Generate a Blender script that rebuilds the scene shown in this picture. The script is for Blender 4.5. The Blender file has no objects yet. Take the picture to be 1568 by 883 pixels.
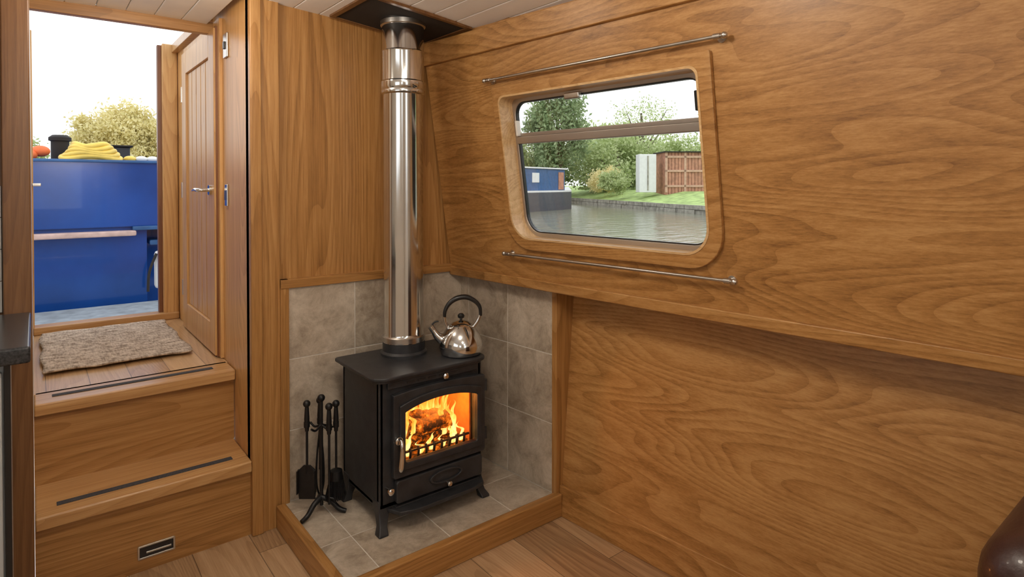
import bpy, math, random
import numpy as np
from mathutils import Vector
random.seed(7); rng=np.random.default_rng(7)
S=bpy.context.scene
COL=S.collection

# ------------------------------------------------------------ node helpers
def newmat(name):
    m=bpy.data.materials.new(name); m.use_nodes=True
    nt=m.node_tree; nt.nodes.clear()
    out=nt.nodes.new('ShaderNodeOutputMaterial')
    b=nt.nodes.new('ShaderNodeBsdfPrincipled')
    nt.links.new(b.outputs[0],out.inputs[0])
    return m,nt,b,out
def N(nt,t,**kw):
    n=nt.nodes.new(t)
    for k,v in kw.items(): setattr(n,k,v)
    return n
def ramp(nt,fac,stops):
    r=nt.nodes.new('ShaderNodeValToRGB')
    e=r.color_ramp.elements
    while len(e)<len(stops): e.new(0.5)
    for i,(p,c) in enumerate(stops):
        e[i].position=p; e[i].color=(*c,1) if len(c)==3 else c
    nt.links.new(fac,r.inputs[0]); return r
def mth(nt,op,a,b=None,c=None):
    n=nt.nodes.new('ShaderNodeMath'); n.operation=op
    for i,v in enumerate((a,b,c)):
        if v is None: continue
        if isinstance(v,(int,float)): n.inputs[i].default_value=v
        else: nt.links.new(v,n.inputs[i])
    return n.outputs[0]
def bump(nt,b,h,strength=.2,dist=.002):
    n=nt.nodes.new('ShaderNodeBump'); n.inputs['Strength'].default_value=strength
    n.inputs['Distance'].default_value=dist
    nt.links.new(h,n.inputs['Height']); nt.links.new(n.outputs[0],b.inputs['Normal'])

def wood(name,dark,mid,light,axis='X',rotz=0,rough=.38,rings=16,ringamt=.12,seed=0,coat=.10,planks=None):
    m,nt,b,out=newmat(name)
    tc=N(nt,'ShaderNodeTexCoord')
    mp0=N(nt,'ShaderNodeMapping'); mp0.inputs['Rotation'].default_value=(0,0,rotz)
    mp0.inputs['Location'].default_value=(seed*3.7,seed*1.9,seed*2.3)
    nt.links.new(tc.outputs['Object'],mp0.inputs[0])
    src=mp0.outputs[0]
    cellv=None
    if planks:
        sep=N(nt,'ShaderNodeSeparateXYZ'); nt.links.new(src,sep.inputs[0])
        pw,pl=planks
        row=mth(nt,'FLOOR',mth(nt,'DIVIDE',sep.outputs[0],pw))
        wn=N(nt,'ShaderNodeTexWhiteNoise',noise_dimensions='1D'); nt.links.new(row,wn.inputs['W'])
        yy=mth(nt,'ADD',sep.outputs[1],mth(nt,'MULTIPLY',wn.outputs[0],pl))
        colr=mth(nt,'FLOOR',mth(nt,'DIVIDE',yy,pl))
        idn=mth(nt,'ADD',mth(nt,'MULTIPLY',row,7.13),mth(nt,'MULTIPLY',colr,3.77))
        wn2=N(nt,'ShaderNodeTexWhiteNoise',noise_dimensions='1D'); nt.links.new(idn,wn2.inputs['W'])
        cellv=wn2.outputs[0]
        fx=mth(nt,'PINGPONG',mth(nt,'DIVIDE',sep.outputs[0],pw),.5)
        fy=mth(nt,'PINGPONG',mth(nt,'DIVIDE',yy,pl),.5)
        seam=mth(nt,'MINIMUM',mth(nt,'MULTIPLY',fx,pw),mth(nt,'MULTIPLY',fy,pl))
        seamf=N(nt,'ShaderNodeMapRange'); seamf.inputs[1].default_value=0; seamf.inputs[2].default_value=.0022
        nt.links.new(seam,seamf.inputs[0])
        cmb=N(nt,'ShaderNodeCombineXYZ')
        nt.links.new(mth(nt,'MULTIPLY',cellv,40),cmb.inputs[2]); nt.links.new(mth(nt,'MULTIPLY',cellv,17),cmb.inputs[1])
        va=N(nt,'ShaderNodeVectorMath',operation='ADD'); nt.links.new(src,va.inputs[0]); nt.links.new(cmb.outputs[0],va.inputs[1])
        src=va.outputs[0]
    def strm(a,c):
        mp=N(nt,'ShaderNodeMapping')
        sc={'X':(a,c,c),'Y':(c,a,c),'Z':(c,c,a)}[axis]
        mp.inputs['Scale'].default_value=sc
        nt.links.new(src,mp.inputs[0]); return mp.outputs[0]
    n1=N(nt,'ShaderNodeTexNoise'); n1.inputs['Scale'].default_value=1; n1.inputs['Detail'].default_value=2; n1.inputs['Roughness'].default_value=.35
    nt.links.new(strm(.22,3.0),n1.inputs[0])
    tri=mth(nt,'FRACT',mth(nt,'MULTIPLY',n1.outputs[0],rings*3.2))
    ring=mth(nt,'PINGPONG',mth(nt,'MULTIPLY',tri,1.25),1.0)
    n2=N(nt,'ShaderNodeTexNoise'); n2.inputs['Scale'].default_value=1; n2.inputs['Detail'].default_value=4; n2.inputs['Roughness'].default_value=.75
    nt.links.new(strm(6,240),n2.inputs[0])
    n4=N(nt,'ShaderNodeTexNoise'); n4.inputs['Scale'].default_value=1; n4.inputs['Detail'].default_value=4; n4.inputs['Roughness'].default_value=.6
    nt.links.new(strm(.8,42),n4.inputs[0])
    n3=N(nt,'ShaderNodeTexNoise'); n3.inputs['Scale'].default_value=1; n3.inputs['Detail'].default_value=2
    nt.links.new(strm(.5,3.0),n3.inputs[0])
    v=mth(nt,'MULTIPLY',ring,ringamt)
    v=mth(nt,'ADD',v,mth(nt,'MULTIPLY',n2.outputs[0],.46))
    v=mth(nt,'ADD',v,mth(nt,'MULTIPLY',n4.outputs[0],.36))
    v=mth(nt,'ADD',v,mth(nt,'MULTIPLY',n3.outputs[0],.20))
    if cellv is not None: v=mth(nt,'ADD',v,mth(nt,'MULTIPLY_ADD',cellv,.22,-.11))
    r=ramp(nt,v,[(.39,dark),(.57,mid),(.76,light)])
    colo=r.outputs[0]
    if planks:
        mx=N(nt,'ShaderNodeMix',data_type='RGBA'); mx.inputs[6].default_value=(dark[0]*.3,dark[1]*.3,dark[2]*.3,1)
        nt.links.new(seamf.outputs[0],mx.inputs[0]); nt.links.new(colo,mx.inputs[7]); colo=mx.outputs[2]
    nt.links.new(colo,b.inputs['Base Color'])
    b.inputs['Roughness'].default_value=rough
    b.inputs['Coat Weight'].default_value=coat; b.inputs['Coat Roughness'].default_value=.25
    bump(nt,b,n2.outputs[0],.12,.001)
    return m

def simple(name,col,rough=.5,metal=0,var=.12,nscale=8,bmp=.0,bscale=60,coat=0,emis=None,es=0):
    m,nt,b,out=newmat(name)
    tc=N(nt,'ShaderNodeTexCoord')
    n=N(nt,'ShaderNodeTexNoise'); n.inputs['Scale'].default_value=nscale; n.inputs['Detail'].default_value=5
    nt.links.new(tc.outputs['Object'],n.inputs[0])
    lo=tuple(c*(1-var) for c in col); hi=tuple(min(1,c*(1+var)) for c in col)
    r=ramp(nt,n.outputs[0],[(.3,lo),(.7,hi)])
    nt.links.new(r.outputs[0],b.inputs['Base Color'])
    b.inputs['Roughness'].default_value=rough; b.inputs['Metallic'].default_value=metal
    b.inputs['Coat Weight'].default_value=coat
    if bmp:
        n2=N(nt,'ShaderNodeTexNoise'); n2.inputs['Scale'].default_value=bscale; n2.inputs['Detail'].default_value=4
        nt.links.new(tc.outputs['Object'],n2.inputs[0]); bump(nt,b,n2.outputs[0],bmp,.002)
    if emis:
        b.inputs['Emission Color'].default_value=(*emis,1); b.inputs['Emission Strength'].default_value=es
    return m

OD,OM,OL=(.205,.090,.022),(.385,.186,.053),(.53,.295,.108)
ROT=math.atan(.0813)
M={}
M['oak_v']=wood('oak_vertical_grain',OD,OM,OL,'Z',seed=1)
M['oak_h']=wood('oak_wall_panel',OD,OM,OL,'Y',rotz=ROT,seed=2,rings=15)
M['oak_h2']=wood('oak_wall_panel_lower',OD,OM,OL,'Y',rotz=ROT,ringamt=.14,seed=5,rings=12)
M['oak_x']=wood('oak_crossgrain',OD,OM,OL,'X',seed=3)
M['oak_y']=wood('oak_lengthwise',OD,OM,OL,'Y',seed=12)
M['oak_tread']=wood('oak_tread',(.32,.15,.05),(.50,.27,.10),(.64,.39,.17),'X',seed=4,rough=.3)
M['oak_reveal']=wood('oak_window_reveal',(.45,.26,.11),(.62,.40,.19),(.74,.52,.28),'Y',rotz=ROT,seed=14,rough=.3)
M['oak_land']=wood('oak_landing_boards',(.40,.22,.10),(.56,.35,.17),(.68,.46,.25),'Y',seed=6,rough=.28,planks=(.13,1.6))
M['oak_door']=wood('oak_door',(.40,.19,.06),(.62,.34,.12),(.75,.47,.19),'Z',seed=8)
M['oak_side']=wood('oak_stair_side',(.38,.18,.052),(.60,.32,.105),(.74,.44,.175),'Z',seed=18)
M['oak_dark']=wood('dark_brown_oak',(.10,.038,.012),(.16,.070,.022),(.22,.105,.037),'Z',seed=9)  # dark brown oak of the post, galley wall and flue surround
M['mahog']=wood('dark_edge_lipping',(.12,.04,.016),(.20,.075,.026),(.27,.11,.04),'Z',seed=19)
M['floor']=wood('oak_floor_boards',(.25,.14,.068),(.40,.25,.13),(.53,.35,.20),'Y',seed=10,rough=.42,coat=0,planks=(.19,1.2))
M['white_board']=simple('white_painted_board',(.90,.88,.85),.45,var=.03)
M['cream']=simple('cream_bounce_panel',(.74,.70,.62),.4,var=.04)  # invented cream finish, added to bounce light back into the room
M['iron']=simple('cast_iron_black',(.027,.028,.031),.42,0,.3,30,.2,250)
M['iron2']=simple('wrought_iron',(.012,.012,.013),.4,.3,.3,30,.2,200)
M['chrome']=simple('polished_stainless',(.70,.70,.69),.12,1,.04,5)
M['steel']=simple('brushed_steel',(.6,.58,.55),.28,1,.08,20)
M['kettle']=simple('kettle_steel',(.72,.73,.73),.10,1,.03,5)
M['black_pl']=simple('black_bakelite',(.012,.012,.012),.3,0,.1)
M['alu']=simple('window_aluminium',(.50,.46,.42),.35,.85,.05)
M['grout']=simple('grout',(.70,.67,.61),.9,0,.06,40)
M['strip']=simple('antislip_strip',(.05,.052,.06),.85,0,.3,200,.4,400)
M['worktop']=simple('worktop_dark_granite',(.03,.032,.035),.25,0,.5,180)
M['cab']=simple('cabinet_painted',(.40,.42,.42),.5,0,.04)
M['whitetile']=simple('galley_splashback_tile',(.66,.66,.64),.25,0,.04)
M['leather']=simple('brown_leather',(.035,.012,.009),.4,0,.25,12,.3,120,coat=.1)
M['dark']=simple('dark_void',(.02,.015,.012),.8,0,.2)
M['brick']=simple('vermiculite_brick',(.60,.20,.05),.9,0,.25,20,.4,60)
M['blue']=simple('boat_blue_paint',(.007,.055,.25),.2,0,.3,1.6,.05,6,coat=.5)
M['blue2']=simple('far_boat_blue',(.03,.10,.25),.4,0,.2)
M['pink']=simple('rubbing_strake_faded',(.55,.38,.33),.7,0,.2,15)
M['deck']=simple('deck_grey',(.26,.29,.31),.8,0,.25,14,.3,80)
M['yellow']=simple('yellow_hose',(.8,.56,.10),.5,0,.2,8)
M['orange']=simple('orange_lifejacket',(.75,.16,.04),.6,0,.25,8)
M['white']=simple('white_paint',(.75,.75,.73),.5,0,.05)
M['shed']=simple('shed_redwood',(.46,.22,.14),.8,0,.25,6)
M['stone']=simple('bank_stone',(.30,.28,.23),.9,0,.4,5,.4,8)
M['grass']=simple('grass_bank',(.36,.48,.16),.9,0,.35,3,.3,20)
M['bark']=simple('bark',(.13,.10,.07),.9,0,.3,8,.5,12)

def tilemat():
    m,nt,b,out=newmat('stone_effect_tile')
    tc=N(nt,'ShaderNodeTexCoord')
    n=N(nt,'ShaderNodeTexNoise'); n.inputs['Scale'].default_value=9; n.inputs['Detail'].default_value=12; n.inputs['Roughness'].default_value=.78
    n.inputs['Distortion'].default_value=.4
    g=N(nt,'ShaderNodeNewGeometry')
    cmb=N(nt,'ShaderNodeCombineXYZ'); nt.links.new(mth(nt,'MULTIPLY',g.outputs['Random Per Island'],30),cmb.inputs[0])
    va=N(nt,'ShaderNodeVectorMath',operation='ADD'); nt.links.new(tc.outputs['Object'],va.inputs[0]); nt.links.new(cmb.outputs[0],va.inputs[1])
    nt.links.new(va.outputs[0],n.inputs[0])
    v=mth(nt,'ADD',n.outputs[0],mth(nt,'MULTIPLY_ADD',g.outputs['Random Per Island'],.08,-.04))
    r=ramp(nt,v,[(.34,(.27,.215,.155)),(.5,(.45,.38,.295)),(.66,(.62,.545,.44))])
    nt.links.new(r.outputs[0],b.inputs['Base Color']); b.inputs['Roughness'].default_value=.38
    n2=N(nt,'ShaderNodeTexNoise'); n2.inputs['Scale'].default_value=40; n2.inputs['Detail'].default_value=5
    nt.links.new(tc.outputs['Object'],n2.inputs[0]); bump(nt,b,n2.outputs[0],.1,.002)
    return m
M['tile']=tilemat()

def rugmat():
    m,nt,b,out=newmat('woven_jute')
    tc=N(nt,'ShaderNodeTexCoord')
    def st(s):
        mp=N(nt,'ShaderNodeMapping'); mp.inputs['Scale'].default_value=s
        nt.links.new(tc.outputs['Object'],mp.inputs[0])
        n=N(nt,'ShaderNodeTexNoise'); n.inputs['Scale'].default_value=1; n.inputs['Detail'].default_value=3
        nt.links.new(mp.outputs[0],n.inputs[0]); return n.outputs[0]
    a=st((25,160,1)); c=st((180,30,1))
    v=mth(nt,'MULTIPLY_ADD',a,.65,mth(nt,'MULTIPLY',c,.35))
    r=ramp(nt,v,[(.38,(.22,.165,.12)),(.5,(.50,.41,.325)),(.62,(.72,.62,.51))])
    nt.links.new(r.outputs[0],b.inputs['Base Color']); b.inputs['Roughness'].default_value=.95
    bump(nt,b,v,.8,.005)
    return m
M['rug']=rugmat()

def glassmat():
    m,nt,b,out=newmat('clear_glass')
    nt.nodes.remove(b)
    t=N(nt,'ShaderNodeBsdfTransparent'); g=N(nt,'ShaderNodeBsdfGlossy'); g.inputs['Roughness'].default_value=.02
    f=N(nt,'ShaderNodeFresnel'); f.inputs[0].default_value=1.3
    mx=N(nt,'ShaderNodeMixShader'); nt.links.new(f.outputs[0],mx.inputs[0])
    nt.links.new(t.outputs[0],mx.inputs[1]); nt.links.new(g.outputs[0],mx.inputs[2]); nt.links.new(mx.outputs[0],out.inputs[0])
    return m
M['glass']=glassmat()

def watermat():
    m,nt,b,out=newmat('canal_water')
    tc=N(nt,'ShaderNodeTexCoord')
    b.inputs['Base Color'].default_value=(.24,.235,.17,1); b.inputs['Roughness'].default_value=.12
    mp=N(nt,'ShaderNodeMapping'); mp.inputs['Rotation'].default_value=(0,0,.6); mp.inputs['Scale'].default_value=(1.2,3.5,1)
    nt.links.new(tc.outputs['Object'],mp.inputs[0])
    n=N(nt,'ShaderNodeTexNoise'); n.inputs['Scale'].default_value=1; n.inputs['Detail'].default_value=5
    nt.links.new(mp.outputs[0],n.inputs[0]); bump(nt,b,n.outputs[0],.6,.08)
    return m
M['water']=watermat()

def leafmat(name,cols):
    m,nt,b,out=newmat(name)
    g=N(nt,'ShaderNodeNewGeometry')
    tc=N(nt,'ShaderNodeTexCoord'); n=N(nt,'ShaderNodeTexNoise'); n.inputs['Scale'].default_value=.7; n.inputs['Detail'].default_value=3
    nt.links.new(tc.outputs['Object'],n.inputs[0])
    v=mth(nt,'MULTIPLY_ADD',g.outputs['Random Per Island'],.5,mth(nt,'MULTIPLY',n.outputs[0],.5))
    r=ramp(nt,v,[(.15,cols[0]),(.5,cols[1]),(.85,cols[2])])
    nt.links.new(r.outputs[0],b.inputs['Base Color']); b.inputs['Roughness'].default_value=.7
    t=N(nt,'ShaderNodeBsdfTranslucent'); nt.links.new(r.outputs[0],t.inputs[0])
    mx=N(nt,'ShaderNodeMixShader'); mx.inputs[0].default_value=.4
    nt.links.new(b.outputs[0],mx.inputs[1]); nt.links.new(t.outputs[0],mx.inputs[2]); nt.links.new(mx.outputs[0],out.inputs[0])
    return m
M['leafD']=leafmat('leaves_dark_green',[(.14,.22,.09),(.30,.40,.19),(.48,.57,.33)])
M['leafM']=leafmat('leaves_mid_green',[(.30,.38,.12),(.50,.59,.27),(.70,.75,.44)])
M['leafY']=leafmat('leaves_willow_yellow',[(.66,.60,.26),(.85,.76,.40),(.93,.86,.54)])

def flamemat():
    m,nt,b,out=newmat('flame')
    nt.nodes.remove(b)
    tc=N(nt,'ShaderNodeTexCoord')
    sep=N(nt,'ShaderNodeSeparateXYZ'); nt.links.new(tc.outputs['Object'],sep.inputs[0])
    mp=N(nt,'ShaderNodeMapping'); mp.inputs['Scale'].default_value=(50,50,14); nt.links.new(tc.outputs['Object'],mp.inputs[0])
    n=N(nt,'ShaderNodeTexNoise'); n.inputs['Scale'].default_value=1; n.inputs['Detail'].default_value=4; n.inputs['Distortion'].default_value=1; nt.links.new(mp.outputs[0],n.inputs[0])
    mr=N(nt,'ShaderNodeMapRange'); mr.inputs[1].default_value=.28; mr.inputs[2].default_value=.54
    nt.links.new(sep.outputs[2],mr.inputs[0])
    v=mth(nt,'ADD',mr.outputs[0],mth(nt,'MULTIPLY_ADD',n.outputs[0],1.6,-.75))
    r=ramp(nt,v,[(.0,(1,.62,.19)),(.3,(1,.38,.06)),(.65,(1,.18,.012)),(1,(.8,.07,.0))])
    e=N(nt,'ShaderNodeEmission'); e.inputs[1].default_value=2.5; nt.links.new(r.outputs[0],e.inputs[0])
    t=N(nt,'ShaderNodeBsdfTransparent')
    lw=N(nt,'ShaderNodeLayerWeight'); lw.inputs[0].default_value=.4
    fac=mth(nt,'MULTIPLY',mth(nt,'SUBTRACT',1.0,lw.outputs['Facing']),.85)
    mx=N(nt,'ShaderNodeMixShader'); nt.links.new(fac,mx.inputs[0]); nt.links.new(t.outputs[0],mx.inputs[1]); nt.links.new(e.outputs[0],mx.inputs[2])
    nt.links.new(mx.outputs[0],out.inputs[0]); return m
M['flame']=flamemat()
def embermat():
    m,nt,b,out=newmat('burning_log')
    tc=N(nt,'ShaderNodeTexCoord'); n=N(nt,'ShaderNodeTexNoise'); n.inputs['Scale'].default_value=32; n.inputs['Detail'].default_value=6; n.inputs['Roughness'].default_value=.7
    nt.links.new(tc.outputs['Object'],n.inputs[0])
    r=ramp(nt,n.outputs[0],[(.47,(0,0,0)),(.57,(.40,.06,.0)),(.68,(1,.30,.03))])
    b.inputs['Base Color'].default_value=(.05,.024,.012,1); b.inputs['Roughness'].default_value=.9
    nt.links.new(r.outputs[0],b.inputs['Emission Color']); b.inputs['Emission Strength'].default_value=1.5
    bump(nt,b,n.outputs[0],.8,.01)
    return m
M['ember']=embermat()

# ------------------------------------------------------------ mesh helpers
def link(o,parent=None):
    COL.objects.link(o)
    if parent: o.parent=parent
    return o
def grp(name):
    e=bpy.data.objects.new(name,None); e.empty_display_size=.05; COL.objects.link(e); return e
def mesh(name,v,f,mat,parent=None,smooth=False,bevel=0,bseg=2):
    me=bpy.data.meshes.new(name); me.from_pydata([tuple(p) for p in v],[],f)
    import bmesh
    bm=bmesh.new(); bm.from_mesh(me); bmesh.ops.recalc_face_normals(bm,faces=bm.faces); bm.to_mesh(me); bm.free()
    me.materials.append(mat)
    if smooth:
        for p in me.polygons: p.use_smooth=True
    o=bpy.data.objects.new(name,me); link(o,parent)
    if bevel:
        b=o.modifiers.new('bevel','BEVEL'); b.width=bevel; b.segments=bseg; b.limit_method='ANGLE'; b.angle_limit=.7
        for p in me.polygons: p.use_smooth=True
        w=o.modifiers.new('wn','WEIGHTED_NORMAL'); w.keep_sharp=True
    return o
CF=[(0,3,2,1),(4,5,6,7),(0,1,5,4),(1,2,6,5),(2,3,7,6),(3,0,4,7)]
def boxv(x0,x1,y0,y1,z0,z1):
    return [Vector(p) for p in ((x0,y0,z0),(x1,y0,z0),(x1,y1,z0),(x0,y1,z0),(x0,y0,z1),(x1,y0,z1),(x1,y1,z1),(x0,y1,z1))]
def box(name,x0,x1,y0,y1,z0,z1,mat,parent=None,bevel=.002,fn=None):
    v=boxv(x0,x1,y0,y1,z0,z1)
    if fn: v=[fn(*p) for p in v]
    return mesh(name,v,CF,mat,parent,bevel=bevel)
def boxes(name,lst,mat,parent=None,bevel=.002,fn=None):
    V=[];F=[]
    for b in lst:
        k=len(V); v=boxv(*b)
        if fn: v=[fn(*p) for p in v]
        V+=v; F+=[tuple(i+k for i in f) for f in CF]
    return mesh(name,V,F,mat,parent,bevel=bevel)
def rrect(a0,a1,b0,b1,r,n=8):
    if isinstance(r,(int,float)): r=(r,)*4   # BL BR TR TL
    pts=[]
    for (ca,cb,sa,sb,rr,st) in ((a0,b0,1,1,r[0],180),(a1,b0,-1,1,r[1],270),(a1,b1,-1,-1,r[2],0),(a0,b1,1,-1,r[3],90)):
        for i in range(n+1):
            t=math.radians(st+90*i/n)
            pts.append((ca+sa*rr+rr*math.cos(t),cb+sb*rr+rr*math.sin(t)))
    return pts
def ring(name,outer,inner,o0,o1,fn,mat,parent=None,bevel=0,smooth=False):
    n=len(outer); V=[]; F=[]
    for o in (o0,o1):
        V+=[fn(a,b,o) for a,b in outer]; V+=[fn(a,b,o) for a,b in inner]
    for i in range(n):
        j=(i+1)%n
        F.append((i,j,n+j,n+i)); F.append((2*n+i,3*n+i,3*n+j,2*n+j))
        F.append((i,2*n+i,2*n+j,j)); F.append((n+i,n+j,3*n+j,3*n+i))
    return mesh(name,V,F,mat,parent,bevel=bevel,smooth=smooth)
def plate(name,loop,o0,o1,fn,mat,parent=None,bevel=0):
    n=len(loop); V=[fn(a,b,o0) for a,b in loop]+[fn(a,b,o1) for a,b in loop]
    F=[tuple(range(n)),tuple(range(2*n-1,n-1,-1))]+[(i,(i+1)%n,n+(i+1)%n,n+i) for i in range(n)]
    return mesh(name,V,F,mat,parent,bevel=bevel)
def lathe(name,prof,c,mat,parent=None,segs=48,axis='Z'):
    V=[];F=[]
    for r,z in prof:
        for i in range(segs):
            t=2*math.pi*i/segs
            p=(r*math.cos(t),r*math.sin(t),z)
            if axis=='Y': p=(p[0],p[2],p[1])
            if axis=='X': p=(p[2],p[0],p[1])
            V.append(Vector(p)+Vector(c))
    for k in range(len(prof)-1):
        for i in range(segs):
            j=(i+1)%segs; F.append((k*segs+i,k*segs+j,(k+1)*segs+j,(k+1)*segs+i))
    F.append(tuple(range(segs))); F.append(tuple(range(len(V)-segs,len(V))))
    o=mesh(name,V,F,mat,parent,smooth=True)
    e=o.modifiers.new('es','EDGE_SPLIT'); e.split_angle=math.radians(40)
    return o
def tube(name,pts,rad,mat,parent=None,segs=14,sub=5,flat=1.0):
    P=[Vector(p) for p in pts]
    R=[rad]*len(P) if isinstance(rad,(int,float)) else list(rad)
    if len(P)>2 and sub>1:
        Q=[];RR=[]
        for i in range(len(P)-1):
            p0=P[max(i-1,0)];p1=P[i];p2=P[i+1];p3=P[min(i+2,len(P)-1)]
            for k in range(sub):
                t=k/sub
                Q.append(.5*((2*p1)+(p2-p0)*t+(2*p0-5*p1+4*p2-p3)*t*t+(3*p1-p0-3*p2+p3)*t**3)); RR.append(R[i]*(1-t)+R[i+1]*t)
        Q.append(P[-1]);RR.append(R[-1]); P=Q;R=RR
    V=[];F=[]
    up=None
    for i,p in enumerate(P):
        d=(P[min(i+1,len(P)-1)]-P[max(i-1,0)]).normalized()
        if up is None:
            up=d.cross(Vector((0,0,1)) if abs(d.z)<.9 else Vector((1,0,0))).normalized()
        up=(up-d*up.dot(d)).normalized(); w=d.cross(up)
        for k in range(segs):
            t=2*math.pi*k/segs; V.append(p+R[i]*(up*math.cos(t)+flat*w*math.sin(t)))
    for i in range(len(P)-1):
        for k in range(segs):
            j=(k+1)%segs; F.append((i*segs+k,i*segs+j,(i+1)*segs+j,(i+1)*segs+k))
    F.append(tuple(range(segs))); F.append(tuple(range(len(V)-segs,len(V))))
    o=mesh(name,V,F,mat,parent,smooth=True)
    e=o.modifiers.new('es','EDGE_SPLIT'); e.split_angle=math.radians(50)
    return o
def ball(name,c,r,mat,parent=None,sz=1.0):
    n=14; prof=[(max(r*math.sin(math.pi*i/n),.0002),-r*sz*math.cos(math.pi*i/n)) for i in range(n+1)]
    return lathe(name,prof,c,mat,parent,segs=24)

# ------------------------------------------------------------ room frame
FL=-.03; YB=2.36
C=Vector((1.565,2.36,0)); T=Vector((.0810,-.9967,0)); NN=Vector((.9967,.0810,0))
def W(s,off,z): return C+T*s+NN*off+Vector((0,0,z))
def U(s,off,z): return W(s,-.056-.1525*(z-.89)+off,z)
def L(s,off,z): return W(s,.022+.092*z+off,z)
def cz(x): return 1.98-.0655*(x-.3)**2

box('floor',-1.0,2.2,-2.55,2.44,FL-.05,FL,M['floor'],bevel=0)
V=[];F=[]
x=-1.0
while x<2.1:
    x1=x+.098
    y0,y1=-2.55,YB+.02
    if x>=-.10 and x1<.64: y1=2.90
    k=len(V)
    V+=[Vector(p) for p in ((x,y0,cz(x)),(x1,y0,cz(x1)),(x1,y1,cz(x1)),(x,y1,cz(x)),(x,y0,cz(x)+.02),(x1,y0,cz(x1)+.02),(x1,y1,cz(x1)+.02),(x,y1,cz(x)+.02))]
    F+=[tuple(i+k for i in f) for f in CF]
    x+=.1
mesh('ceiling',V,F,M['white_board'],bevel=.004)
box('roof_deck',-1.1,2.2,-2.6,2.42,2.02,2.05,M['white_board'],bevel=0)
box('roof_deck_fore',-.07,.66,2.42,2.92,2.02,2.05,M['white_board'],bevel=0)

box('wall_back',.63,1.80,YB+.012,YB+.05,FL,2.02,M['oak_v'],bevel=0)
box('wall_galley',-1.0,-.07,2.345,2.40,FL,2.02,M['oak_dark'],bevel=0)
g=grp('wall_left')  # unseen wall; its window openings are added to let daylight in
for i,b in enumerate(((-1.05,-1.0,-2.55,2.4,FL,1.05),(-1.05,-1.0,-2.55,2.4,1.65,2.02),(-1.05,-1.0,-2.55,-1.6,1.05,1.65),(-1.05,-1.0,-.6,.1,1.05,1.65),(-1.05,-1.0,1.3,2.4,1.05,1.65))):
    box('panel_%d'%i,*b,M['cream'],g,bevel=0)
g=grp('wall_rear')  # unseen wall with an opening added to admit more daylight
for i,b in enumerate(((-1.05,2.2,-2.6,-2.55,FL,.8),(-1.05,2.2,-2.6,-2.55,1.75,2.02),(-1.05,-.1,-2.6,-2.55,.8,1.75),(.7,2.2,-2.6,-2.55,.8,1.75))):
    box('panel_%d'%i,*b,M['cream'],g,bevel=0)

g=grp('wall_right')
n=8
ring('upper_panel',rrect(0.0,5.0,.87,1.97,.0005,n),rrect(.465,1.32,1.065,1.62,(.09,.09,.03,.03),n),0,.075,lambda a,b,o:U(a,o,b),M['oak_h'],g)
box('lower_panel',.60,5.0,0,.03,FL,.88,M['oak_h2'],g,bevel=0,fn=L)
box('gunwale_shelf',-.02,5.0,-.05,.16,.868,.885,M['oak_h'],g,bevel=0,fn=W)
box('ledge_moulding',0.0,5.0,-.014,.004,.866,.905,M['oak_h2'],g,bevel=.004,fn=U)
box('tile_backing',-.05,.60,.012,.05,FL,.875,M['oak_h'],g,bevel=0,fn=W)
box('outer_skin',-.1,5.0,.16,.18,FL-.1,.9,M['dark'],g,bevel=0,fn=W)
box('trim_cornice',0.0,5.0,-.018,.004,1.80,1.89,M['oak_h2'],None,bevel=.003,fn=U)
box('baseboard_right',.61,5.0,-.014,.004,FL,.085,M['oak_h2'],None,bevel=.003,fn=L)
def TT(a,b,c):
    off=-.004+b*(.022+.092*c+.004+.003)
    return W(a,off,c)
box('trim_tile_end',.587,.612,0,1,FL,.868,M['oak_v'],None,bevel=.001,fn=TT)

# ------------------------------------------------------------ window_1
g=grp('window_1')
fnU=lambda a,b,o:U(a,o,b)
ring('oak_surround',rrect(.432,1.362,1.022,1.658,(.12,.12,.006,.006),n),rrect(.465,1.32,1.065,1.62,(.09,.09,.03,.03),n),-.016,.0,fnU,M['oak_h2'],g,bevel=.003)
ring('oak_reveal',rrect(.463,1.322,1.063,1.622,(.09,.09,.03,.03),n),rrect(.470,1.315,1.070,1.615,(.085,.085,.028,.028),n),-.018,.07,fnU,M['oak_reveal'],g)
ring('aluminium_frame',rrect(.452,1.335,1.052,1.632,(.09,.09,.05,.05),n),rrect(.482,1.296,1.088,1.602,(.07,.07,.05,.05),n),.052,.072,fnU,M['alu'],g,bevel=.003)
ring('rubber_seal',rrect(.480,1.298,1.086,1.604,(.07,.07,.05,.05),n),rrect(.486,1.292,1.092,1.598,(.066,.066,.046,.046),n),.056,.07,fnU,M['black_pl'],g)
box('transom_bar',.482,1.296,.046,.07,1.440,1.468,M['alu'],g,bevel=.003,fn=U)
box('hopper_sash_rail',.482,1.296,.052,.066,1.468,1.482,M['alu'],g,bevel=.002,fn=U)
box('hopper_catch',.76,.83,.034,.054,1.585,1.607,M['steel'],g,bevel=.004,fn=U)
box('hopper_stay_a',.488,.500,.038,.058,1.47,1.53,M['white'],g,bevel=.003,fn=U)
box('hopper_stay_b',1.275,1.288,.035,.056,1.50,1.56,M['black_pl'],g,bevel=.003,fn=U)
plate('glass_pane',rrect(.484,1.294,1.09,1.60,(.07,.07,.05,.05),n),.062,.065,fnU,M['glass'],g)

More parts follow.
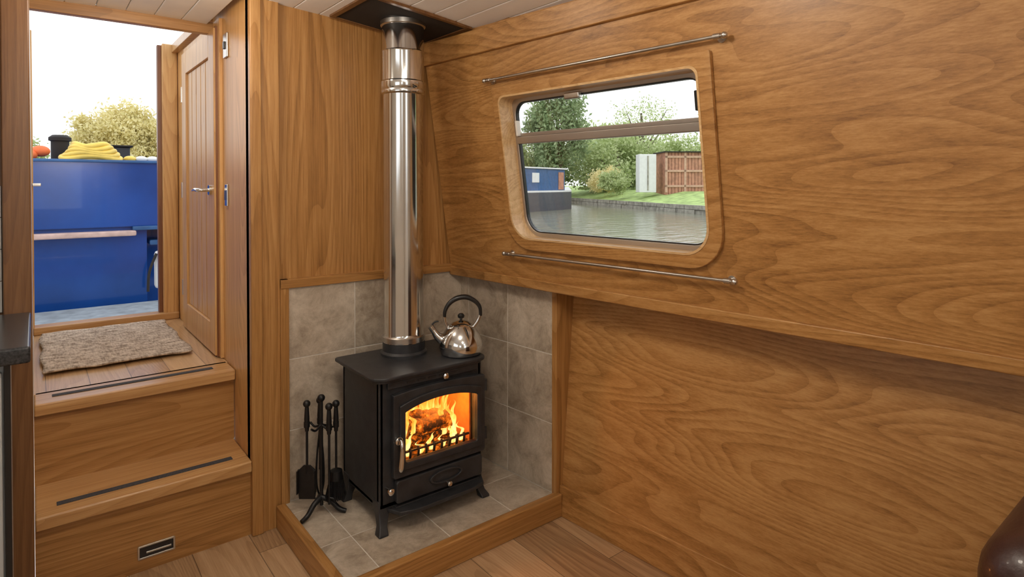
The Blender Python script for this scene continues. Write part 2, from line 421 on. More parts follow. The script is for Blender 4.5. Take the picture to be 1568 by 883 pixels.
def rail(z,s0,s1):
    g=grp('curtain_rail')
    tube('rod',[U(s0,-.030,z),U(s1,-.030,z)],.0055,M['steel'],g)
    for s in (s0+.015,s1-.015):
        tube('bracket',[U(s,.002,z),U(s,-.030,z)],.006,M['steel'],g)
        tube('bracket_collar',[U(s-.010,-.030,z),U(s+.010,-.030,z)],.0085,M['steel'],g)
        tube('bracket_foot',[U(s,.002,z),U(s,-.004,z)],.013,M['steel'],g)
    for s,dr in ((s0,-1),(s1,1)):
        ball('finial',U(s+dr*.006,-.030,z),.0095,M['steel'],g)
rail(1.685,.42,1.41); rail(1.0,.42,1.39)

# ------------------------------------------------------------ tiles
HT=.053
xs=[.767,1.038,1.304,1.566]; zs=[HT,.328,.604,.878]
g=grp('wall_tiles_back')
box('grout',.765,1.568,2.3565,2.373,HT-.03,.88,M['grout'],g,bevel=0)
boxes('tiles',[(xs[i]+.0018,xs[i+1]-.0018,2.355,2.366,zs[k]+.0018,zs[k+1]-.0018) for i in range(3) for k in range(3)],M['tile'],g,bevel=.0006)
g=grp('wall_tiles_side')
ss=[0.001,.062,.326,.588]
box('grout',0,.588,-.0015,.013,HT-.03,.868,M['grout'],g,bevel=0,fn=W)
boxes('tiles',[(ss[i]+.0018,ss[i+1]-.0018,-.003,.006,zs[k]+.0018,min(zs[k+1],.868)-.0018) for i in range(3) for k in range(3)],M['tile'],g,bevel=.0006,fn=W)
g=grp('trim_tile_surround')
box('left_upright',.735,.767,2.345,2.374,HT-.06,.915,M['oak_v'],g,bevel=.003)
box('top_rail',.735,1.56,2.343,2.374,.880,.915,M['oak_x'],g,bevel=.003)
g=grp('trim_pilaster')
box('board',.668,.735,2.352,2.374,FL,1.97,M['oak_v'],g,bevel=.002)
box('corner_post',.628,.668,2.342,2.374,FL,1.97,M['oak_v'],g,bevel=.004)

# ------------------------------------------------------------ hearth
g=grp('hearth')
HX0,HY0=.748,1.765
V=[Vector(p) for p in ((HX0,HY0,FL),(1.61,HY0,FL),(1.562,2.36,FL),(HX0,2.36,FL),(HX0,HY0,HT-.001),(1.61,HY0,HT-.001),(1.562,2.36,HT-.001),(HX0,2.36,HT-.001))]
mesh('slab',V,CF,M['grout'],g)
hx=[HX0,.86,1.13,1.40,1.612]; hy=[HY0,1.99,2.26,2.356]
V=[];F=[]
for i in range(len(hx)-1):
    for k in range(len(hy)-1):
        x0,x1,y0,y1=hx[i]+.0018,hx[i+1]-.0018,hy[k]+.0018,hy[k+1]-.0018
        def lim(x,y): return min(x,C.x+.0813*(2.36-y)-.004)
        kk=len(V); vv=boxv(x0,x1,y0,y1,HT-.012,HT)
        V+=[Vector((lim(p.x,p.y),p.y,p.z)) for p in vv]; F+=[tuple(q+kk for q in f) for f in CF]
mesh('tiles',V,F,M['tile'],g,bevel=.0006)
box('front_border',HX0-.034,1.625,HY0-.034,HY0,FL,HT+.006,M['oak_x'],g,bevel=.004)
box('side_border',HX0-.034,HX0,HY0,2.345,FL,HT+.006,M['oak_y'],g,bevel=.004)

# ------------------------------------------------------------ steps
g=grp('entry_steps')
box('riser_lower',-.005,.628,2.368,2.39,FL,.215,M['oak_x'],g,bevel=0)
box('tread_lower',-.005,.628,2.342,2.62,.213,.255,M['oak_tread'],g,bevel=.006)
box('riser_upper',-.005,.628,2.60,2.62,.255,.50,M['oak_x'],g,bevel=0)
box('tread_upper',-.005,.628,2.572,2.72,.498,.540,M['oak_tread'],g,bevel=.006)
box('landing',-.005,.628,2.70,3.80,.50,.540,M['oak_land'],g,bevel=0)
box('grip_strip_lower',.05,.575,2.402,2.428,.2545,.2575,M['strip'],g,bevel=.001)
box('grip_strip_upper',.045,.56,2.636,2.662,.5395,.5425,M['strip'],g,bevel=.001)
fx=lambda a,b,o:Vector((a,2.368+o,b))
ring('vent_bezel',rrect(.265,.377,.012,.058,.004,3),rrect(.271,.371,.018,.052,.002,3),-.005,0.0,fx,M['steel'],g,bevel=.001)
box('vent_recess',.271,.371,2.3655,2.3675,.018,.052,M['dark'],g,bevel=0)
box('vent_slide',.29,.365,2.363,2.366,.028,.034,M['steel'],g,bevel=.001)
box('wall_stair_side',.63,.66,2.374,3.86,FL,2.03,M['oak_side'],bevel=0)
box('wall_stair_left',-.068,-.006,2.40,3.86,FL,2.03,M['cream'],bevel=0)  # seen edge-on; made cream to bounce light onto the stair side wall
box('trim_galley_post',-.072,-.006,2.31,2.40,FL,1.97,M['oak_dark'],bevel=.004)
box('trim_hatch_header',-.07,.63,2.885,2.925,1.935,1.985,M['oak_x'],bevel=.003)
box('trim_hatch_coaming',.60,.68,2.93,3.86,2.0,2.045,M['oak_tread'],bevel=.003)
g=grp('door_frame')
box('jamb_right',.555,.628,3.76,3.82,.54,2.045,M['oak_door'],g,bevel=.004)
box('stop_right',.535,.557,3.79,3.83,.54,2.04,M['mahog'],g,bevel=.003)
box('jamb_left',-.012,.0,3.76,3.82,.54,2.03,M['oak_door'],g,bevel=.004)
box('threshold',-.006,.628,3.75,3.84,.54,.578,M['oak_tread'],g,bevel=.005)
box('bolt_handle',-.004,.03,3.74,3.76,1.27,1.285,M['steel'],g,bevel=.002)
g=grp('door_1')
D0,D1,Z0,Z1=2.80,3.50,.548,1.945
fy=lambda a,b,o:Vector((.63-o,a,b))
ring('frame_architrave',rrect(D0-.035,D1+.035,Z0-.005,Z1+.035,.001,1),rrect(D0,D1,Z0-.004,Z1,.001,1),0,.012,fy,M['oak_door'],g,bevel=.002)
ring('frame_lipping',rrect(D0-.006,D1+.006,Z0-.0045,Z1+.006,.001,1),rrect(D0,D1,Z0-.004,Z1,.001,1),.011,.020,fy,M['mahog'],g)
for nm,b in (('stile_a',(D0,D0+.1,Z0,Z1)),('stile_b',(D1-.1,D1,Z0,Z1)),('rail_top',(D0+.1,D1-.1,Z1-.11,Z1)),('rail_bottom',(D0+.1,D1-.1,Z0,Z0+.13))):
    box(nm,.603,.628,b[0],b[1],b[2],b[3],M['oak_door'],g,bevel=.003)
w=(D1-D0-.2)/5
boxes('tongue_and_groove_boards',[(.613,.626,D0+.1+i*w+.003,D0+.1+(i+1)*w-.003,Z0+.13,Z1-.11) for i in range(5)],M['oak_door'],g,bevel=.005)
box('groove_backing',.620,.629,D0+.1,D1-.1,Z0+.13,Z1-.11,M['mahog'],g,bevel=0)
for z in (.75,1.25,1.74):
    box('hinge',.600,.606,D1-.008,D1+.008,z-.04,z+.04,M['steel'],g,bevel=.001)
lathe('handle_rose',[(.022,-.006),(.022,.004),(.018,.008)],(.600,2.865,1.255),M['chrome'],g,axis='X',segs=24)
tube('handle_lever',[(.60,2.865,1.255),(.565,2.865,1.255),(.555,2.875,1.255),(.553,2.92,1.257),(.556,2.985,1.252)],[.008,.008,.009,.009,.007],M['chrome'],g)
box('keep_plate',.622,.630,2.668,2.706,1.19,1.28,M['chrome'],g,bevel=.002)
box('keep_slot',.618,.624,2.678,2.696,1.215,1.255,simple('latch_blue',(.03,.06,.2),.4),g,bevel=.001)
g=grp('light_switch')
box('plate',.621,.630,2.655,2.715,1.80,1.90,M['steel'],g,bevel=.003)
box('rocker',.615,.622,2.675,2.695,1.835,1.865,M['black_pl'],g,bevel=.002)

def rug():
    nx,ny=40,340; V=[];F=[]
    for j in range(ny+1):
        t=j/ny
        for i in range(nx+1):
            x=.022+.515*i/nx; y=2.925+.765*t
            x+=.006*math.sin(t*14)+(.003*math.sin(j*.9) if i in(0,nx) else 0); y+=.006*math.sin(i*.3)
            V.append((x,y,.5515+.0011*math.sin(t*2*math.pi*56+.5*math.sin(i*.8))+.002*math.sin(i*.25+t*6)**2))
    for j in range(ny):
        for i in range(nx):
            a=j*(nx+1)+i; F.append((a,a+1,a+nx+2,a+nx+1))
    o=mesh('door_mat',V,F,M['rug'],smooth=True)
    s=o.modifiers.new('s','SOLIDIFY'); s.thickness=.008; s.offset=-1
rug()

# ------------------------------------------------------------ galley
g=grp('galley_worktop')
box('slab',-.99,-.008,1.812,2.305,.86,.9,M['worktop'],g,bevel=.006)
g=grp('galley_cabinet')
box('carcass',-.99,-.055,1.86,2.305,FL,.86,M['cab'],g,bevel=.002)
box('door_panel',-.60,-.062,1.838,1.858,.08,.84,M['cab'],g,bevel=.003)
box('edge_gap_strip',-.058,-.046,1.842,1.862,FL,.858,M['black_pl'],g,bevel=.001)  # black strip paints in the dark gap at the cabinet edge
g=grp('wall_tiles_galley')
boxes('tiles',[(-.074-.1*(i+1)+.001,-.074-.1*i-.001,2.334,2.344,.9+.094*k+.001,.9+.094*(k+1)-.001) for i in range(9) for k in range(4)],M['whitetile'],g,bevel=.001)

# ------------------------------------------------------------ stove
g=grp('wood_burning_stove')
I=M['iron']
SX0,SX1,SY0,SY1=.945,1.385,1.945,2.26
BZ0,BZ1=.130,.590
box('side_left',SX0,SX0+.02,SY0,SY1,BZ0,BZ1,I,g,bevel=.006)
box('side_right',SX1-.02,SX1,SY0,SY1,BZ0,BZ1,I,g,bevel=.006)
box('back_plate',SX0,SX1,SY1-.02,SY1,BZ0,BZ1,I,g,bevel=.004)
box('base_plate',SX0,SX1,SY0,SY1,BZ0,BZ0+.02,I,g,bevel=.004)
plate('top_plate',rrect(SX0-.03,SX1+.022,SY0-.03,SY1+.02,(.055,.055,.02,.02),8),BZ1,BZ1+.013,lambda a,b,o:Vector((a,b,o)),I,g,bevel=.004)
plate('top_plate_lip',rrect(SX0-.015,SX1+.01,SY0-.015,SY1+.01,(.04,.04,.02,.02),8),BZ1-.012,BZ1+.001,lambda a,b,o:Vector((a,b,o)),I,g,bevel=.003)
fS=lambda a,b,o:Vector((a,SY0+o,b))
def arch(x0,x1,z0,zs_,zt,r=.01,n=20):
    pts=[]
    for k in range(4):
        t=math.radians(180+90*k/3); pts.append((x0+r+r*math.cos(t),z0+r+r*math.sin(t)))
    for k in range(4):
        t=math.radians(270+90*k/3); pts.append((x1-r+r*math.cos(t),z0+r+r*math.sin(t)))
    for k in range(n+1):
        u=k/n; x=x1+(x0-x1)*u; q=2*u-1
        pts.append((x,zs_+(zt-zs_)*(1-abs(q)**2.2)))
    return pts
ring('front_plate',rrect(SX0,SX1,BZ0,BZ1,.004,8),rrect(1.02,1.365,.255,.50,.01,8),0,.02,fS,I,g,bevel=.003)
ring('fire_door_frame',arch(.988,1.384,.236,.534,.545),arch(1.030,1.346,.285,.470,.496),-.028,-.004,fS,I,g,bevel=.004)
ring('fire_door_raised_rim',arch(1.010,1.364,.262,.494,.522),arch(1.032,1.344,.287,.468,.494),-.036,-.026,fS,I,g,bevel=.004)
plate('fire_door_glass',arch(1.026,1.350,.282,.472,.498),-.014,-.011,fS,M['glass'],g)
for k in range(5):
    box('airwash_slot_%d'%k,1.05+k*.045,1.082+k*.045,SY0-.012,SY0-.009,.563,.569,M['dark'],g,bevel=0)
box('airwash_bar',.975,1.36,SY0-.010,SY0+.002,.553,.578,I,g,bevel=.003)
lathe('airwash_knob',[(.004,0),(.004,-.02),(.011,-.022),(.012,-.030),(.007,-.035)],(1.20,SY0-.008,.566),M['chrome'],g,axis='Y',segs=24)
plate('ash_door',rrect(1.0,1.372,.144,.226,.012,5),-.026,-.001,fS,I,g,bevel=.005)
el=[(1.205+.072*math.cos(t),.192+.026*math.sin(t)) for t in [2*math.pi*k/32 for k in range(32)]]
el2=[(1.205+.062*math.cos(t),.192+.018*math.sin(t)) for t in [2*math.pi*k/32 for k in range(32)]]
ring('ash_door_oval_rim',el,el2,-.034,-.025,fS,I,g,bevel=.002)
lathe('ash_knob',[(.004,0),(.004,-.018),(.010,-.020),(.010,-.028),(.006,-.032)],(1.205,SY0-.028,.168),M['chrome'],g,axis='Y',segs=24)
lathe('side_knob',[(.005,0),(.005,-.03),(.012,-.032),(.012,-.041),(.007,-.045)],(.972,SY0-.002,.205),M['chrome'],g,axis='Y',segs=24)
loopf=[(.975,0),(1.0,-.052),(1.06,-.07),(1.30,-.07),(1.36,-.052),(1.385,0)]
plate('ash_lip',[(a,SY0+b) for a,b in loopf],.116,.130,lambda a,b,o:Vector((a,b,o)),I,g,bevel=.003)
box('ash_lip_bracket',1.0,1.36,SY0-.02,SY0+.03,.118,.134,I,g,bevel=.002)
for z in (.30,.49):
    tube('hinge_pin',[(1.392,SY0-.016,z-.022),(1.392,SY0-.016,z+.022)],.008,I,g)
tube('door_handle',[(1.003,SY0-.026,.375),(1.0,SY0-.060,.385),(.998,SY0-.072,.365),(.998,SY0-.070,.33),(.999,SY0-.062,.292),(1.0,SY0-.058,.278)],[.006,.007,.008,.009,.010,.008],M['chrome'],g)
lathe('door_handle_boss',[(.014,0),(.014,-.014),(.009,-.018)],(1.003,SY0-.026,.375),M['chrome'],g,axis='Y',segs=24)
for (lx,ly,dx,dy) in ((.968,1.972,-.014,-.045),(1.362,1.972,.012,-.045),(.968,2.23,-.014,.004),(1.362,2.23,.012,.004)):
    V=[]
    prof=[(BZ0+.03,.026,0),(BZ0-.002,.026,0.02),(.108,.019,.25),(.078,.015,.7),(.062,.018,1.0),(HT,.019,1.05)]
    F=[]
    for (z,r,k) in prof:
        cx=lx+dx*k*1.6; cy=ly+dy*k
        V+=[(cx-r,cy-r,z),(cx+r,cy-r,z),(cx+r,cy+r,z),(cx-r,cy+r,z)]
    for k in range(len(prof)-1):
        for i in range(4): F.append((k*4+i,k*4+(i+1)%4,k*4+4+(i+1)%4,k*4+4+i))
    F+=[(0,1,2,3),tuple(range(len(V)-4,len(V)))]
    mesh('leg',V,F,I,g,bevel=.004)
box('brick_back',1.0,1.37,2.17,2.20,.20,.56,M['brick'],g,bevel=0)
box('brick_left',.975,.995,1.985,2.2,.20,.56,M['brick'],g,bevel=0)
box('brick_right',1.355,1.362,1.985,2.2,.20,.56,M['brick'],g,bevel=0)
box('grate',.99,1.36,1.985,2.2,.245,.262,M['ember'],g,bevel=0)
for k in range(9):
    x=1.05+k*.034
    tube('log_guard_bar',[(x,1.976,.262),(x,1.971,.290),(x,1.977,.303)],.005,I,g,segs=8,sub=2)
tube('log_guard_rail',[(1.03,1.975,.295),(1.345,1.975,.295)],.005,I,g,segs=8)
def log(name,a,b,r):
    a=Vector(a);b=Vector(b); n=9
    tube(name,[a+(b-a)*k/n+Vector((0,0,random.uniform(-.004,.004))) for k in range(n+1)],[r*random.uniform(.85,1.12) for _ in range(n+1)],M['ember'],g,segs=12,sub=2)
log('log_a',(1.06,2.07,.290),(1.32,2.09,.300),.030)
log('log_b',(1.11,2.05,.340),(1.28,2.02,.358),.034)
log('log_c',(1.14,2.09,.374),(1.25,2.04,.370),.024)
def tongue(x,y,z,h,w,ph):
    V=[];F=[];n=18;s=10
    for k in range(n+1):
        t=k/n
        r=w*(math.sin(math.pi*min(1,(t*.8+.2)))**.8)*(1-t)**.45*(1+.22*math.sin(9*t+ph*3))+.0004
        ox=.024*math.sin(5.0*t+ph)*t+.009*math.sin(13*t+ph*2)*t; oy=.01*math.cos(4*t+ph)*t
        for i in range(s):
            a=2*math.pi*i/s; V.append((x+ox+r*math.cos(a),y+oy+.5*r*math.sin(a),z+h*t))
    for k in range(n):
        for i in range(s):
            j=(i+1)%s; F.append((k*s+i,k*s+j,(k+1)*s+j,(k+1)*s+i))
    return V,F
V=[];F=[]
spec=[(1.055,2.03,.27,.15,.018),(1.075,2.06,.27,.20,.022),(1.10,2.04,.28,.17,.018),(1.12,2.10,.30,.19,.023),(1.15,2.12,.33,.18,.025),
      (1.18,2.11,.35,.16,.027),(1.21,2.10,.35,.17,.028),(1.235,2.12,.34,.18,.024),(1.26,2.10,.33,.16,.022),(1.285,2.06,.28,.18,.020),
      (1.305,2.03,.27,.15,.016),(1.33,2.08,.27,.13,.016),(1.06,2.13,.27,.22,.024),(1.17,2.14,.3,.22,.028),(1.25,2.14,.3,.20,.026),(1.31,2.13,.28,.17,.022),
      (1.05,2.00,.265,.09,.014),(1.09,2.00,.265,.09,.014),(1.14,1.995,.265,.05,.013),(1.19,2.0,.265,.06,.014),(1.24,1.995,.265,.05,.012),(1.29,2.0,.265,.08,.013),(1.325,2.0,.265,.08,.012),
      (1.235,2.0,.385,.10,.014),(1.115,2.01,.34,.10,.013)]
for k,(x,y,z,h,w) in enumerate(spec):
    v,f=tongue(x,y,z,h,w,random.uniform(0,6))
    kk=len(V); V+=v; F+=[tuple(q+kk for q in ff) for ff in f]
mesh('flames',V,F,M['flame'],g,smooth=True)
li=bpy.data.lights.new('fire_glow','POINT'); li.energy=4; li.color=(1,.34,.06); li.shadow_soft_size=.05
o=bpy.data.objects.new('fire_glow',li); link(o,g); o.location=(1.22,2.02,.44)

# ------------------------------------------------------------ flue
g=grp('stove_flue_pipe')
px,py=1.164,2.17
lathe('cast_collar',[(.078,.600),(.092,.603),(.092,.612),(.084,.620),(.084,.655),(.076,.660)],(px,py,0),M['iron'],g)
lathe('pipe_lower',[(.085,.655),(.085,.672),(.081,.676),(.0785,.69),(.0785,1.655),(.080,1.66)],(px,py,0),M['chrome'],g,segs=64)
lathe('locking_band',[(.082,.655),(.086,.658),(.086,.676),(.082,.68)],(px,py,0),M['steel'],g,segs=64)
lathe('joint_band',[(.079,1.635),(.086,1.64),(.088,1.648),(.085,1.656),(.088,1.664),(.088,1.685),(.083,1.69)],(px,py,0),M['chrome'],g,segs=64)
lathe('pipe_upper',[(.083,1.66),(.083,1.80),(.085,1.805),(.083,1.81),(.083,2.015)],(px,py,0),M['chrome'],g,segs=64)
def cf(a,b,o): return Vector((a,b,cz(a)+o))
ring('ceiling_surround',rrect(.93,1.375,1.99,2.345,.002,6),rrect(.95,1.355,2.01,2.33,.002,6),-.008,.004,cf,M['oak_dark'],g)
plate('ceiling_heat_plate',rrect(.945,1.36,2.0,2.335,.002,1),-.004,.0,cf,M['dark'],g)
lathe('top_clamp',[(.084,1.905),(.089,1.908),(.089,1.925),(.084,1.928)],(px,py,0),M['steel'],g,segs=64)

# ------------------------------------------------------------ kettle
g=grp('kettle')
kx,ky,kz=1.34,2.02,.604
K=M['kettle']
prof=[(.070,0),(.080,.003),(.086,.015),(.088,.035),(.084,.055),(.074,.078),(.060,.098),(.046,.110),(.042,.114)]
lathe('body',prof,(kx,ky,kz),K,g,segs=56)
lathe('lid',[(.043,.113),(.044,.117),(.030,.127),(.012,.131),(.006,.132)],(kx,ky,kz),K,g)
lathe('lid_knob',[(.005,.130),(.005,.138),(.013,.143),(.014,.152),(.008,.159),(.001,.160)],(kx,ky,kz),M['black_pl'],g,segs=24)
sd=Vector((-.90,.42,0)).normalized()
def kp(r,z): return Vector((kx,ky,kz+z))+sd*r
tube('spout',[kp(.060,.050),(kp(.088,.068)),kp(.104,.088),kp(.115,.106)],[.026,.018,.013,.011],K,g,segs=20)
tube('whistle_cap',[kp(.111,.100),kp(.121,.115)],[.0135,.0135],K,g,segs=20)
tube('whistle_lever',[kp(.116,.120),kp(.104,.130),kp(.09,.132)],[.0035,.0035,.003],M['black_pl'],g)
tube('handle_bracket_a',[kp(.052,.104),kp(.062,.130),kp(.066,.150)],[.0045]*3,K,g,flat=1.6)
tube('handle_bracket_b',[kp(-.052,.104),kp(-.070,.128),kp(-.078,.148)],[.0045]*3,K,g,flat=1.6)
tube('handle_grip',[kp(.066,.148),kp(.064,.172),kp(.048,.200),kp(.018,.220),kp(-.020,.224),kp(-.054,.208),kp(-.076,.182),kp(-.080,.146)],[.006,.0075,.009,.0105,.0105,.009,.0075,.006],M['black_pl'],g,sub=6)

# ------------------------------------------------------------ companion set
g=grp('fireside_tool_set')
cx,cy=.835,2.20; B=M['iron2']
tube('stand_post',[(cx,cy,HT+.03),(cx,cy,.475)],.0065,B,g)
ball('post_knob',(cx,cy,.484),.014,B,g)
for a in (200,320,80,):
    t=math.radians(a); e=Vector((math.cos(t),math.sin(t),0))
    c0=Vector((cx,cy,HT))
    tube('stand_foot',[c0+Vector((0,0,.06)),c0+e*.035+Vector((0,0,.046)),c0+e*.065+Vector((0,0,.018)),c0+e*.092+Vector((0,0,.009))],[.010,.010,.009,.008],B,g)
for a in (38,128,218,308):
    t=math.radians(a-10); e=Vector((math.cos(t),math.sin(t),0))
    tube('hanger_arm',[(cx,cy,.385),Vector((cx,cy,.372))+e*.03,Vector((cx,cy,.385))+e*.052],.004,B,g)
def tool(i,dx,dy,kind):
    x,y=cx+dx,cy+dy
    tube(kind+'_handle',[(x,y,.36),(x,y,.405),(x,y,.45)],[.007,.010,.007],B,g)
    ball(kind+'_knob',(x,y,.462),.0135,B,g)
    tube(kind+'_ring',[(x,y,.395),(x,y,.375)],[.011,.011],B,g)
    tube(kind+'_shaft',[(x,y,.37),(x,y,.20)],.0045,B,g)
tool(0,-.042,.034,'shovel'); tool(1,.044,-.032,'brush'); tool(2,.012,-.045,'poker'); tool(3,.010,.040,'tongs')
sx,sy=cx-.042,cy+.034
r_=Vector((.78,-.62,0)); f_=Vector((.62,.78,0))
def sh(a,b,o): return Vector((sx,sy,b))+r_*a+f_*o
plate('shovel_blade',[(-.030,.215),(-.034,.14),(-.030,.105),(.030,.105),(.034,.14),(.030,.215),(.012,.232),(-.012,.232)],-.003,.003,sh,B,g,bevel=.001)
plate('shovel_lip',[(-.034,.13),(-.034,.215),(-.030,.215),(-.030,.13)],-.02,.003,sh,B,g)
plate('shovel_lip_b',[(.030,.13),(.030,.215),(.034,.215),(.034,.13)],-.02,.003,sh,B,g)
bx,by=cx+.044,cy-.032
lathe('brush_ferrule',[(.006,.22),(.022,.212),(.026,.18)][::-1],(bx,by,0),B,g,segs=24)
V=[];F=[]
for k in range(260):
    a=random.uniform(0,6.28); r=.024*math.sqrt(random.random()); r2=r*random.uniform(1.25,1.7)
    x0,y0=bx+r*math.cos(a),by+r*math.sin(a); x1,y1=bx+r2*math.cos(a),by+r2*math.sin(a); w=.0018; zb=.105+random.uniform(0,.012)
    kk=len(V); V+=[(x0-w,y0,.185),(x0+w,y0,.185),(x1+w,y1,zb),(x1-w,y1,zb),(x0,y0-w,.185),(x0,y0+w,.185),(x1,y1+w,zb),(x1,y1-w,zb)]
    F+=[(kk,kk+1,kk+2,kk+3),(kk+4,kk+5,kk+6,kk+7)]
mesh('brush_bristles',V,F,B,g)
tube('poker_rod',[(cx+.012,cy-.045,.2),(cx+.012,cy-.045,.10)],.0045,B,g)
tube('poker_hook',[(cx+.012,cy-.045,.125),(cx+.028,cy-.055,.118),(cx+.03,cy-.056,.105)],.004,B,g)
for q in(-1,1):
    tube('tongs_arm',[(cx+.01,cy+.04,.36),(cx+.01+q*.012,cy+.04,.25),(cx+.01+q*.014,cy+.04,.15),(cx+.01+q*.003,cy+.04,.10)],.0035,B,g)

# ------------------------------------------------------------ armchair
g=grp('leather_armchair')
LM=M['leather']
def soft(name,x0,x1,y0,y1,z0,z1,r):
    return mesh(name,boxv(x0,x1,y0,y1,z0,z1),CF,LM,g,bevel=r,bseg=6)
soft('backrest',1.03,1.635,.05,.268,.20,.79,.075)
soft('arm_left',1.01,1.15,-.55,.15,.10,.58,.06)
soft('arm_right',1.51,1.65,-.55,.15,.10,.58,.06)
soft('seat_cushion',1.15,1.51,-.55,.08,.25,.44,.05)
soft('base',1.04,1.63,-.53,.20,.05,.27,.03)
for x in (1.08,1.59):
    for y in (-.48,.17): tube('foot',[(x,y,FL),(x,y,.06)],[.016,.022],M['dark'],g)

# ------------------------------------------------------------ added fill lamps
def fill_lamp(x,y,e,col=(1,.88,.74)):  # unseen ceiling lamps, added to brighten the room and the stair side
    g=grp('added_fill_lamp'); z=cz(x)
    lathe('base_ring',[(.070,0),(.072,-.012),(.062,-.016)],(x,y,z),M['chrome'],g,segs=32)
    l=bpy.data.lights.new('lamp','POINT'); l.shadow_soft_size=.08; l.energy=e; l.color=col
    o=bpy.data.objects.new('lamp',l); link(o,g); o.location=(x,y,z-.10)
for (x,y,e) in ((.50,1.0,17),(.30,-.3,10),(.35,-1.6,12),(.30,2.12,7)):
    fill_lamp(x,y,e)

# ------------------------------------------------------------ exterior
def flat(name,pts,mat):
    return mesh(name,pts,[tuple(range(len(pts)))],mat)
WZ=.18
flat('canal_water',[(2.6,-60,WZ),(140,-60,WZ),(140,140,WZ),(-80,140,WZ),(-80,7.4,WZ),(2.6,7.4,WZ)],M['water'])
g=grp('bow_deck')
box('deck_plate',-1.0,1.6,3.86,5.35,-.1,.385,M['deck'],g,bevel=0)
g=grp('blue_narrowboat')
box('hull_upper',-3.5,2.4,5.50,7.3,.95,1.455,M['blue'],g,bevel=.01)
box('hull_lower',-3.5,.70,5.53,7.2,-.1,.95,M['blue'],g,bevel=0)
box('hull_recess',.70,2.4,5.75,7.2,-.1,.95,M['blue'],g,bevel=0)
box('rubbing_strake',-3.5,.62,5.43,5.53,.885,.925,M['pink'],g,bevel=.01)
box('strake_right',.60,2.4,5.46,5.53,.925,.955,M['blue2'],g,bevel=.005)
box('stern_step',.72,1.5,5.52,5.8,.80,.84,M['blue2'],g,bevel=.01)
box('gunwale_edge',-3.5,2.4,5.48,5.52,1.445,1.465,M['blue2'],g,bevel=.004)
lathe('chimney',[(.06,1.46),(.06,1.62),(.075,1.625),(.075,1.65),(.05,1.67)],(.17,6.0,0),M['dark'],g)
box('fender_body',.74,.86,5.42,5.5,.46,.76,M['white'],g,bevel=.03)
tube('fender_rope',[(.80,5.46,.76),(.80,5.47,.9)],.008,M['white'],g)
tube('dangling_rope',[(.75,5.42,.74),(.70,5.41,.6),(.69,5.41,.45)],.01,M['dark'],g)
box('roof_crate',.40,.66,6.15,6.4,1.455,1.60,simple('crate_black',(.03,.03,.035),.6),g,bevel=.01)
box('roof_crate_lid',.38,.68,6.13,6.42,1.60,1.615,M['dark'],g,bevel=.004)
g=grp('yellow_hose_coil')
for k in range(5):
    tube('loop',[(.36+(.19-.02*k)*math.cos(t),5.76+(.12)*math.sin(t),1.485+.024*k+.012*math.sin(3*t+k)) for t in [2*math.pi*q/16 for q in range(17)]],.02,M['yellow'],g,sub=3)
g=grp('orange_lifejackets')
for k in range(4):
    ball('jacket',(-.18+.075*k,5.75+.03*(k%2),1.50+.03*(k%2)),.06,M['orange'],g,sz=.7)
tube('strap',[(-.2,5.8,1.53),(.0,5.85,1.56),(.1,5.9,1.52)],.008,M['white'],g)
g=grp('folded_yellow_bags')
for k in range(4): ball('bag',(.62+.08*k,5.8,1.485),.045,M['yellow'] if k<1 else M['white'],g,sz=.6)

def bank():
    A=Vector((13.0,-1.2,0)); Dr=Vector((.40,.917,0)); Nn=Vector((.917,-.40,0))
    def P(a,b,z): v=A+Dr*a+Nn*b; return (v.x,v.y,z)
    V=[];F=[]
    secs=[(0,.5),(.35,.52),(2.4,.95),(12,1.05),(40,1.2)]
    for a in np.linspace(-15,70,60):
        for b,z in secs: V.append(P(a,b+.05*math.sin(a*3),z))
    m_=len(secs)
    for i in range(59):
        for k in range(m_-1): q=i*m_+k; F.append((q,q+1,q+m_+1,q+m_))
    g=grp('canal_bank')
    mesh('grass',V,F,M['grass'],g)
    V=[];F=[]
    a=-15
    while a<70:
        l=random.uniform(.5,1.0)
        for z0,z1 in ((-.2,.33),(.345,.50)):
            k=len(V)
            o=random.uniform(-.03,.03)
            V+=[P(a,-.12+o,z0),P(a+l-.03,-.12+o,z0),P(a+l-.03,.3,z0),P(a,.3,z0),P(a,-.12+o,z1),P(a+l-.03,-.12+o,z1),P(a+l-.03,.3,z1),P(a,.3,z1)]
            F+=[tuple(i+k for i in f) for f in CF]
        a+=l
    mesh('stone_edge',V,F,M['stone'],g)
bank()
g=grp('garden_shed')
a0=Vector((22.9,17.5,0)); a1=Vector((24.4,16.4,0)); dd=(a1-a0).normalized(); nn=Vector((-dd.y,dd.x,0))
if nn.dot(Vector((1,1,0)))<0: nn=-nn
Ls=(a1-a0).length
def sf(a,b,c): return a0+dd*a+nn*b+Vector((0,0,c))
boxes('boarding',[(i*Ls/12+.01,(i+1)*Ls/12-.01,0,1.6,.8,2.75) for i in range(12)],M['shed'],g,bevel=0,fn=sf)
boxes('rails',[(0,Ls,-.05,0,1.15,1.25),(0,Ls,-.05,0,1.85,1.95),(0,Ls,-.05,0,2.5,2.6),(0,.1,-.05,0,.9,2.75),(Ls/2-.05,Ls/2+.05,-.05,0,.9,2.75)],simple('shed_rail',(.55,.34,.24),.8),g,bevel=0,fn=sf)
box('roof',-.1,Ls+.1,-.15,1.7,2.75,2.80,M['dark'],g,bevel=0,fn=sf)
g=grp('storage_cabinet')
box('body',-1.15,-.35,.2,.9,.9,2.68,M['white'],g,bevel=.02,fn=sf)
box('door_gap',-.78,-.72,.17,.2,1.0,2.6,M['stone'],g,bevel=0,fn=sf)
g=grp('timber_store')
